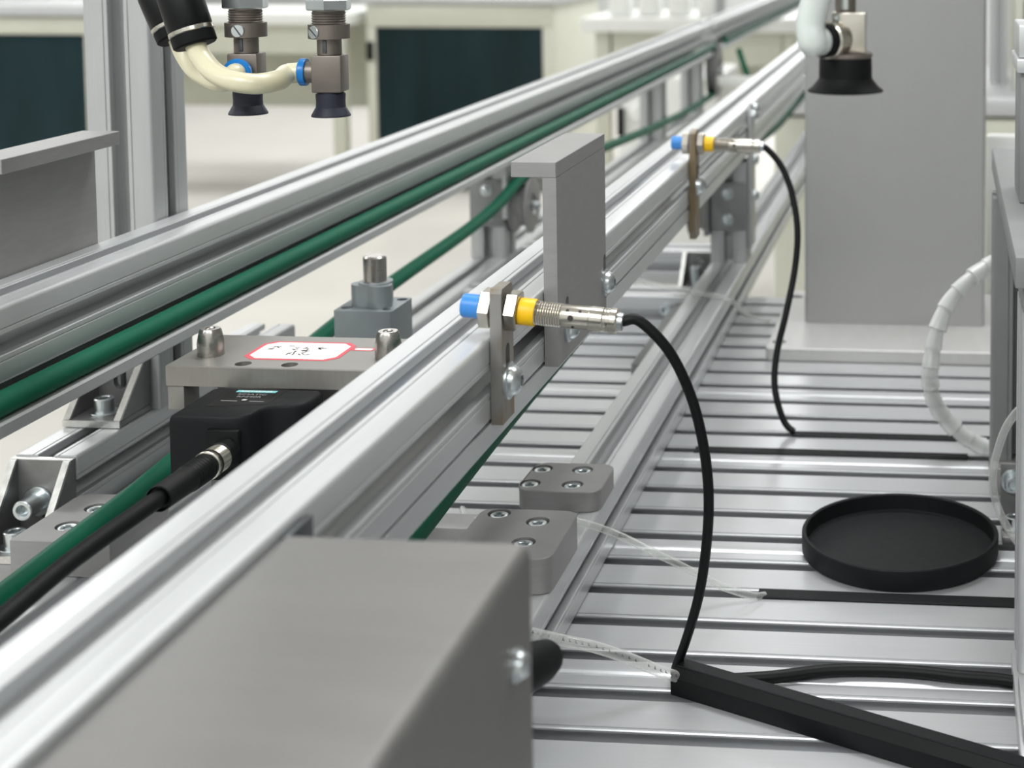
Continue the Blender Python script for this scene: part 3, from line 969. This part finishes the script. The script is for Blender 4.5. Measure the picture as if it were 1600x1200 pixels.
barrel((-.4215, .788, .3830), (-.4052, .784, .3375), .0118, 'barrel')
barrel((-.4475, .812, .3800), (-.4270, .806, .3395), .0112, 'barrel')
G().box(-.452, -.417, .785, .812, .375, .40, .004).obj('fitting_body', 'blackp', ft)
G().tube([(-.434, .798, .395), (-.436, .799, .45), (-.43, .80, .52), (-.40, .80, .60)], .006, 14, 5).obj('supply_tube', 'blackr', ft)
hA = [(-.4062, .7845, .3415), (-.4015, .780, .3335), (-.3896, .772, .3245), (-.3763, .766, .3204), (-.3644, .768, .3186), (-.3584, .782, .3193), tuple(p2 + d2 * .009 + Vector((0, 0, -.0012))), tuple(p2 + d2 * .004 + Vector((0, 0, -.0004))), tuple(p2)]
hB = [(-.4285, .8065, .3430), (-.4240, .806, .3320), (-.4150, .801, .3228), (-.4020, .793, .3180), (-.3920, .785, .3172), (-.3845, .7795, .3195), tuple(p1 + d1 * .004), tuple(p1)]
va = thing('vacuum_hose', 'ivory vacuum hose curving from the black fitting to the right gripper', 'hose', hA[0])
G().tube(hA, .0056, 18, 6).obj('hose_wall', 'ivory', va)
G().tube([tuple(p2 + d2 * .002), tuple(p2), tuple(p2 - d2 * .004)], .0050, 16, 3).obj('inner_nipple', 'white', va)
vb = thing('vacuum_hose', 'ivory vacuum hose behind, leading to the left gripper', 'hose', hB[0])
G().tube(hB, .0052, 18, 6).obj('hose_wall', 'ivory', vb)

# big single suction gripper at the top right
bg = thing('suction_gripper', 'large black suction gripper with a milky hose in front of the grey column', 'gripper', (-.0396, .6, .334))
bx, by, bz = -.0396, .6, .3345
Z = (0, 0, 1)
prof = [(.0110, bz + .002), (.0140, bz + .0008), (.0152, bz + .0010), (.0152, bz + .0016), (.0135, bz + .0028), (.0112, bz + .0056), (.0107, bz + .0066), (.0106, bz + .0138), (.0103, bz + .0146), (.006, bz + .0146)]
G().lathe(prof, (bx, by, 0), Z, 40).obj('rubber_cup', 'blackr', bg, ang=22)
G().lathe([(.0106, bz + .0146), (.0109, bz + .0150), (.0109, bz + .0164), (.0104, bz + .0168), (.005, bz + .0168)], (bx, by, 0), Z, 36).obj('metal_flange', 'bronze', bg)
G().box(bx - .0050, bx + .0084, by - .0070, by + .0070, bz + .0169, bz + .0330, .0006).obj('valve_block', 'nickel', bg)
od = Vector((-.55, -.83, 0)).normalized()
oo = Vector((bx - .0012, by - .002, bz + .0222))
G().lathe([(.0060, .002), (.0074, .003), (.0076, .0095), (.0070, .0100)], oo, od, 28).obj('port_collar', 'nickel', bg)
G().lathe([(.0048, .0098), (.0067, .0098), (.0068, .0130), (.0062, .0138), (.0046, .0138)], oo, od, 28).obj('release_ring', 'blackr', bg)
G().lathe([(.0042, bz + .033), (.0042, bz + .28)], (bx, by, 0), Z, 24).obj('stem', 'bronze', bg)
G().box(bx - .0015, bx + .0015, by - .0048, by - .0036, bz + .034, bz + .15, .0004).obj('stem_key', 'zinc', bg)
G().lathe([(.0012, 0), (.0012, .001), (.0006, .0014)], (bx - .003, by - .0071, bz + .0310), (0, -1, 0), 12).obj('small_screw', 'zinc', bg)
mh = [tuple(oo + od * .0120), tuple(oo + od * .0175), (-.0512, .5815, .3570), (-.0522, .5825, .3630), (-.0507, .583, .3704), (-.0475, .583, .3804), (-.042, .583, .40), (-.037, .584, .44), (-.036, .586, .50), (-.038, .588, .60)]
mv = tag(G().tube(mh, .0058, 18, 6).obj('vacuum_hose', 'milky', loc=mh[0]), 'thick milky hose of the large suction gripper', 'hose')

# ------------------------------------------------------------------ foreground sheet metal cover
cv = thing('motor_cover', 'bent stainless sheet cover blurred in the foreground', 'cover', (-.17, .3, .06))
CZ = .2060
p = [(-.2118, .055), (-.2118, CZ - .003), (-.2108, CZ - .001), (-.2088, CZ)] + [(-.1345 + .0045 * math.sin(PI / 2 * k / 6), CZ - .0045 + .0045 * math.cos(PI / 2 * k / 6)) for k in range(7)] + [(-.1300, .055)]
q_ = [(-.1315, .055), (-.1315, CZ - .0045)] + [(-.1345 + .003 * math.cos(PI / 2 * k / 6), CZ - .0045 + .003 * math.sin(PI / 2 * k / 6)) for k in range(7)] + [(-.2085, CZ - .0015), (-.2103, CZ - .0035), (-.2103, .055)]
G().prism(p + q_, 'y', .10, .4540).obj('bent_shell', 'sheet', cv)
G().box(-.2100, -.1316, .4522, .4537, .056, CZ - .0018).obj('end_panel', 'sheet', cv, smooth=False)
G().box(-.2121, -.2092, .4541, .4740, .09, .2055, .0008).obj('dark_side_plate', 'zincdark', cv)  # thin dark plate on the rail side at the cover's far end
button_screw((-.1300, .4350, .1760), (1, 0, 0), .0042, cv)
G().lathe([(.0085, 0), (.0090, .10), (.0088, .128), (.0075, .137), (.004, .140)], (-.1790, .4541, .1340), (.13, 1, -.245), 28).obj('motor_nose', 'blackr', cv)

# ------------------------------------------------------------------ grey column on its base plate
co = thing('column', 'wide satin grey column standing on a base plate behind the dish', 'column', (-.05, 1.5, 0))
G().prism(rrect(-.1365, .0405, 1.4590, 1.575, .004, 4), 'z', .0125, .62).obj('column_body', 'colm', co)
G().plate(rrect(-.1645, .0700, 1.3665, 1.592, .004, 3), [(circ(-.1540, 1.3880, .0068), .009), (circ(-.1540, 1.565, .0068), .009), (circ(.0585, 1.3880, .0068), .009)], .0002, .0122, bev=.0008).obj('base_plate', 'bplate', co, ang=25)

# ------------------------------------------------------------------ dish, duct, cables, hoses
dx, dy, dr, dh = -.0268, .9455, .0633, .0142
d_ = G().lathe([(dr - .0015, .0003), (dr - .0004, .0012), (dr, .003), (dr, dh - .0008), (dr - .0006, dh), (dr - .0022, dh), (dr - .0028, dh - .0006), (dr - .0030, .0040), (dr - .0042, .0030), (.0005, .0030)], (dx, dy, 0), (0, 0, 1), 72)
tag(d_.obj('dish', 'blackm', loc=(dx, dy, 0)), 'round shallow black dish lying on the slotted table', 'dish')

dt = thing('cable_duct', 'black angular cable duct lying diagonally on the table at the lower right', 'duct', (-.05, .73, 0))
a = Vector((-.1385, .7575, 0))
b = Vector((.0500, .6700, 0))
dirv = (b - a).normalized()
nx = Vector((-dirv.y, dirv.x, 0))
L = (b - a).length
fm = Matrix.Translation(a) @ Matrix((tuple(dirv) + (0,), tuple(nx) + (0,), (0, 0, 1, 0), (0, 0, 0, 1))).transposed()
dp = [(-.0062, .0002), (.0085, .0002), (.0090, .0010), (.0090, .0118), (.0072, .0138), (-.0022, .0138), (-.0062, .0095)]
G().prism(dp, 'x', 0, L, fm).obj('duct_body', 'blackp', dt, ang=20)
G().prism([(-.0018, .0139), (.0068, .0139), (.0064, .0144), (-.0014, .0144)], 'x', .001, L, fm).obj('duct_lid', 'blackm', dt, ang=20)

bc = [(-.1180, .7560, .0060), (-.1102, .7620, .0042), (-.0886, .7680, .0036), (-.0618, .7770, .0036), (-.0378, .7800, .0036), (-.0137, .7797, .0036), (.0103, .7765, .0036), (.0256, .7755, .0036), (.0375, .7735, .0036), (.09, .760, .0036)]
tag(G().tube(bc, .0034, 14, 6).obj('loose_cable', 'cable', loc=bc[0]), 'loose black cable lying on the table behind the angular duct', 'cable')

t1 = [(-.3277, .9813, .004), (-.3086, .9314, .018), (-.2860, .8800, .038), (-.2670, .8685, .0475), (-.2427, .8700, .0455), (-.2181, .8650, .0455), (-.1939, .8566, .0425), (-.1695, .8497, .035), (-.1475, .8546, .022), (-.1294, .8611, .010), (-.1130, .8660, .003), (-.1060, .8725, .0005)]
tag(G().tube(t1, .0022, 14, 5).obj('air_hose', 'clear', loc=t1[0]), 'clear air hose passing behind the clamp block into the slotted table', 'hose')
t2 = [(-.2333, .7600, .03), (-.2097, .7420, .035), (-.1934, .7341, .036), (-.1774, .7366, .032), (-.162, .7423, .024), (-.1467, .7497, .014), (-.134, .7542, .0075)]
th_ = thing('air_hose', 'clear air hose with dark printing entering the black duct', 'hose', t2[0])
G().tube(t2, .0030, 14, 5).obj('hose_wall', 'clear', th_)
g = G()
V2 = [Vector(p) for p in t2]
for i in range(1, 6):
    for j in range(5):
        q0 = V2[i].lerp(V2[min(i + 1, 6)], j / 5)
        dq = (V2[min(i + 1, 6)] - V2[i]).normalized()
        n = Vector((.1, -.75, .6))
        n = (n - dq * n.dot(dq)).normalized()
        s_ = dq.cross(n)
        if rs.random() < .25:
            continue
        mm_ = Matrix.Translation(q0 + n * .00305) @ Matrix((tuple(dq) + (0,), tuple(s_) + (0,), tuple(n) + (0,), (0, 0, 0, 1))).transposed()
        g.box(-.0005, -.0002, -.0006, .0006, -.0001, .0001, m=mm_)
        g.box(-.0005, .0006, .0003, .0006, -.0001, .0001, m=mm_)
g.obj('printed_marks', 'ink', th_, smooth=False)
t3 = [(-.314, 1.462, .0525), (-.295, 1.455, .0505), (-.266, 1.4414, .0480), (-.233, 1.4342, .0450), (-.2079, 1.4351, .040), (-.1959, 1.470, .016), (-.1760, 1.4950, .004), (-.160, 1.4950, .0150)]
tag(G().tube(t3[:7], .0022, 14, 5).obj('air_hose', 'clear', loc=t3[0]), 'clear air hose crossing the right base beam beside the column plate', 'hose')

# spiral wrapped hose bundle
wp = [(.0472, 1.15, .1499), (.035, 1.15, .1422), (.0202, 1.14, .1332), (.0056, 1.13, .119), (-.0035, 1.12, .1016), (-.0076, 1.115, .0833), (-.0094, 1.11, .0651), (-.0069, 1.115, .0471), (.0013, 1.12, .0318), (.0157, 1.12, .0180), (.03, 1.12, .0100), (.0444, 1.12, .0080), (.07, 1.12, .0080)]
wb = thing('wrapped_hose_bundle', 'bundle of clear hoses in translucent spiral wrap beside the grey column', 'hose', wp[6])
V = [Vector(p) for p in wp]
for k, off in enumerate(((.002, 0, .002), (-.002, 0, .0015), (.0, .001, -.002))):
    G().tube([v + Vector(off) for v in V], .0021, 10, 5).obj('inner_hose', 'clear', wb)
g = G()
# spiral wrap: a short sleeve per turn, each slightly flared
Q = []
for i in range(len(V) - 1):
    p0, p1, p2_, p3 = V[max(i - 1, 0)], V[i], V[i + 1], V[min(i + 2, len(V) - 1)]
    for j in range(8):
        t = j / 8
        Q.append(.5 * ((2 * p1) + (p2_ - p0) * t + (2 * p0 - 5 * p1 + 4 * p2_ - p3) * t * t + (3 * p1 - p0 - 3 * p2_ + p3) * t ** 3))
i = 3
turn = 0
while i < len(Q) - 8:
    j = min(i + 7, len(Q) - 1)
    seg = Q[i:j]
    w_ = G().tube(seg, .0062, 14, 1, rings=lambda f, tt=turn: .0056 + .0013 * f + .0003 * math.sin(tt * 2.1))
    w_.obj('wrap_turn', 'wrap', wb)
    i += 6
    turn += 1
rt = [(.0513, .9, .114), (.0448, .9, .1079), (.0389, .905, .0969), (.0346, .91, .0822), (.0317, .915, .0662), (.0324, .92, .0501), (.0363, .925, .0359), (.043, .93, .0217), (.0522, .935, .0074)]
tag(G().tube(rt, .0026, 14, 5).obj('air_hose', 'clear', loc=rt[-1]), 'clear bent air hose in front of the rack leg at the right edge', 'hose')

# ------------------------------------------------------------------ rack at the right edge
rk = thing('rack_stand', 'grey aluminium rack stand with slotted legs at the right edge', 'rack', (.06, .9, 0))
beam_z('rack_leg', .0352, 1.0620, .0202, .2098, 'grey', parent=rk)  # far leg in a darker grey than the near leg
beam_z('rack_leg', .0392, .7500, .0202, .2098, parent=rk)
G().box(.0352, .0800, .7340, 1.1050, .2240, .2400, .0012).obj('top_bar', 'grey', rk)
G().box(.0395, .25, .7400, 1.1000, .2100, .2236, .0012).obj('tray', 'grey', rk)
G().box(.0380, .085, .69, .795, .0002, .0100, .001).obj('foot_plate', 'alu_x', rk)
G().box(.0395, .085, .70, .7495, .0102, .0200, .001).obj('foot_block', 'alu_x', rk)
G().box(.0350, .085, 1.045, 1.11, .0002, .0200, .001).obj('foot_plate', 'plate', rk)
ab = G().box(.0395, .085, .960, 1.0, .0002, .0052, .0006)
ab.box(.0395, .085, .9950, 1.0, .0052, .0420, .0006)
ab.obj('angle_foot', 'cast', rk)
cap_screw((.0475, .9948, .030), (0, -1, 0), .0056, .007, rk, .0082)
cap_screw((.0475, .975, .0053), (0, 0, 1), .0056, .007, rk, .0082)
eb = thing('clamp_tower', 'dark grey upright block with a light cap at the upper right edge', 'block', (.06, .9, .2402))
G().box(.0442, .10, .88, .94, .2402, .3170, .001).obj('block_body', 'grey', eb)
G().box(.0418, .10, .875, .945, .3172, .3255, .001).obj('cap_plate', 'alu', eb)
G().box(.0430, .10, .88, .94, .3257, .3450, .001).obj('cap_block', 'alu', eb)

# ------------------------------------------------------------------ background stations
wx = thing('white_box', 'white box standing behind the column at the table end', 'box', (.1, 1.6, 0))
G().box(.0450, .16, 1.5945, 1.611, .0003, .183, .004).obj('box_body', 'white', wx)


def station(x0, x1, y0, y1, ztop, label, doors, side=True, z0=FLOOR, band=.10, handle=True):
    """cream workstation cabinet: body, aluminium top, glazed doors with frames and handles"""
    t = thing('station_cabinet', label, 'cabinet', ((x0 + x1) / 2, (y0 + y1) / 2, z0))
    G().box(x0, x1, y0 + .03, y1, z0 + .08, ztop - .04, .006).obj('cabinet_body', 'cream', t)
    G().box(x0 + .04, x1 - .04, y0 + .06, y1 - .04, z0, z0 + .079).obj('plinth', 'grey', t)
    G().box(x0 - .02, x1 + .02, y0 - .01, y1 + .02, ztop - .039, ztop, .004).obj('top_board', 'alu_x', t)
    w_ = (x1 - x0) / doors
    for k in range(doors):
        a, b = x0 + k * w_ + .004, x0 + (k + 1) * w_ - .004
        f = G()
        fz0, fz1, fy0, fy1 = z0 + .09, ztop - .045, y0, y0 + .029
        f.box(a, b, fy0, fy1, fz1 - band, fz1, .002)
        f.box(a, b, fy0, fy1, fz0, fz0 + .05, .002)
        f.box(a, a + .045, fy0, fy1, fz0 + .051, fz1 - band - .001, .002)
        f.box(b - .045, b, fy0, fy1, fz0 + .051, fz1 - band - .001, .002)
        dr_ = f.obj('door', 'cream', t)
        G().box(a + .0455, b - .0455, fy0 + .008, fy0 + .014, fz0 + .0515, fz1 - band - .0015).obj('glass_pane', 'teal', dr_, smooth=False)
        G().box(a + .008, a + .035, fy0 - .03, fy0, fz1 - band - .16, fz1 - band - .07, .004).obj('door_handle', 'blackp', dr_)
    return t


def bench(x0, x1, y0, y1, ztop, label, z0=FLOOR, back=True):
    t = thing('bench', label, 'bench', ((x0 + x1) / 2, (y0 + y1) / 2, z0))
    G().box(x0, x1, y0, y1, ztop - .06, ztop, .008).obj('bench_top', 'white', t)
    for (a, b) in ((x0 + .05, y0 + .05), (x1 - .11, y0 + .05), (x0 + .05, y1 - .11), (x1 - .11, y1 - .11)):
        G().box(a, a + .06, b, b + .06, z0, ztop - .061, .003).obj('bench_leg', 'cream', t)
    G().box(x0 + .12, x1 - .12, y0 + .06, y0 + .085, ztop - .2, ztop - .061).obj('apron', 'cream', t)
    if back:
        G().box(x0 + .12, x1 - .12, y1 - .09, y1 - .07, z0 + .35, ztop - .061).obj('modesty_panel', 'cream', t)
    return t


st_a = station(-4.62, -2.79, 4.75, 5.10, .155, 'cream cabinet with dark teal glass doors behind the upright post at the left', 2, band=.055)
st_b = station(-2.77, -1.856, 7.0, 7.95, .086, 'cream cabinet with one dark teal glass door behind the middle of the left rail', 1, band=.103)
bench(-4.25, -2.81, 6.9, 7.6, .01, 'white bench behind the suction grippers')
bench(-1.50, -.55, 6.1, 6.75, .040, 'white bench with white parts on it beyond the rails')
st_c = station(-.34, .62, 2.95, 3.6, .075, 'low cream cabinet just behind the table end', 1, band=.75)
# things on the benches and stations
for k in range(4):
    x = -1.40 + k * .125
    tag(G().box(x, x + .085, 6.18, 6.3, .0402, .125, .012).obj('parts_box', 'white', loc=(x, 6.24, .0402)),
        ['first', 'second', 'third', 'fourth'][k] + ' small white box from the left on the bench beyond the rails', 'box', 'white boxes on the bench')
for k, (x, y, h, lab) in enumerate(((-.945, 6.15, .9, 'slim aluminium post at the gap of the left rail'), (.095, 3.2, .9, 'aluminium post behind the column at the right'))):
    tag(beam_z('slim_post', x, y, (.0402 if k == 0 else .0752), h, loc=(x, y, 0)), lab, 'post')
cv2 = thing('vent_panel', 'pale grey panel with vent slits at the right edge', 'panel', (.4, 3.1, .0752))
G().box(.142, .62, 3.10, 3.14, .0752, .135, .003).obj('panel_body', 'cream', cv2)
for k in range(18):
    G().box(.150 + k * .024, .158 + k * .024, 3.097, 3.10, .098, .124, .001).obj('vent_slit', 'zincdark', cv2)
dv = thing('control_unit', 'white control unit with a dark display and round knob at the upper right', 'unit', (.3, 3.3, .0752))
G().box(.145, .50, 3.16, 3.40, .0752, .32, .006).obj('unit_body', 'cream', dv)
G().box(.165, .48, 3.153, 3.159, .205, .255, .002).obj('display', 'blackp', dv)
G().lathe([(.020, 0), (.020, .02), (.016, .024), (.001, .024)], (.172, 3.159, .168), (0, -1, 0), 24).obj('knob', 'white', dv)
# dim machine bits seen below the far rails
mb = thing('machine_block', 'pale machine housing with a round cover seen under the left rail', 'machine', (-1.0, 4.9, FLOOR))
G().box(-1.02, -.70, 4.6, 5.1, FLOOR, -.055, .02).obj('housing', 'white', mb)
G().lathe([(.032, 0), (.032, .03), (.02, .04), (.001, .04)], (-.94, 4.598, -.165), (0, -1, 0), 28).obj('round_cover', 'white', mb)
G().box(-1.015, -.995, 4.58, 4.599, -.24, -.15, .003).obj('dark_vent', 'blackp', mb)
gm = thing('green_motor_block', 'small green block on the bench behind the grippers', 'block', (-2.95, 7.1, .0105))
G().lathe([(.03, 0), (.045, .01), (.045, .10), (.03, .11)], (-2.93, 7.08, .0105), (0, 0, 1), 20).obj('block_body', 'green', gm)

GROUPS = {'conveyor_rail': 'conveyor rails', 'round_belt': 'green round belts', 'base_beam': 'base beams on the table', 'cross_beam': 'cross beams between the base beams',
          'support_post': 'posts under the rails', 'belt_pulley': 'grooved belt pulleys', 'angle_plate': 'inverted angle plates on the rails', 'proximity_sensor': 'proximity sensors on the right rail',
          'sensor_bracket': 'sensor bracket strips', 'vacuum_hose': 'vacuum hoses of the grippers', 'air_hose': 'clear air hoses', 'station_cabinet': 'cream cabinets in the background',
          'bench': 'white benches in the background', 'slim_post': 'slim posts in the background'}
for o in C.objects:
    k = o.name.split('.')[0]
    if o.parent is None and k in GROUPS and 'group' not in o:
        o['group'] = GROUPS[k]
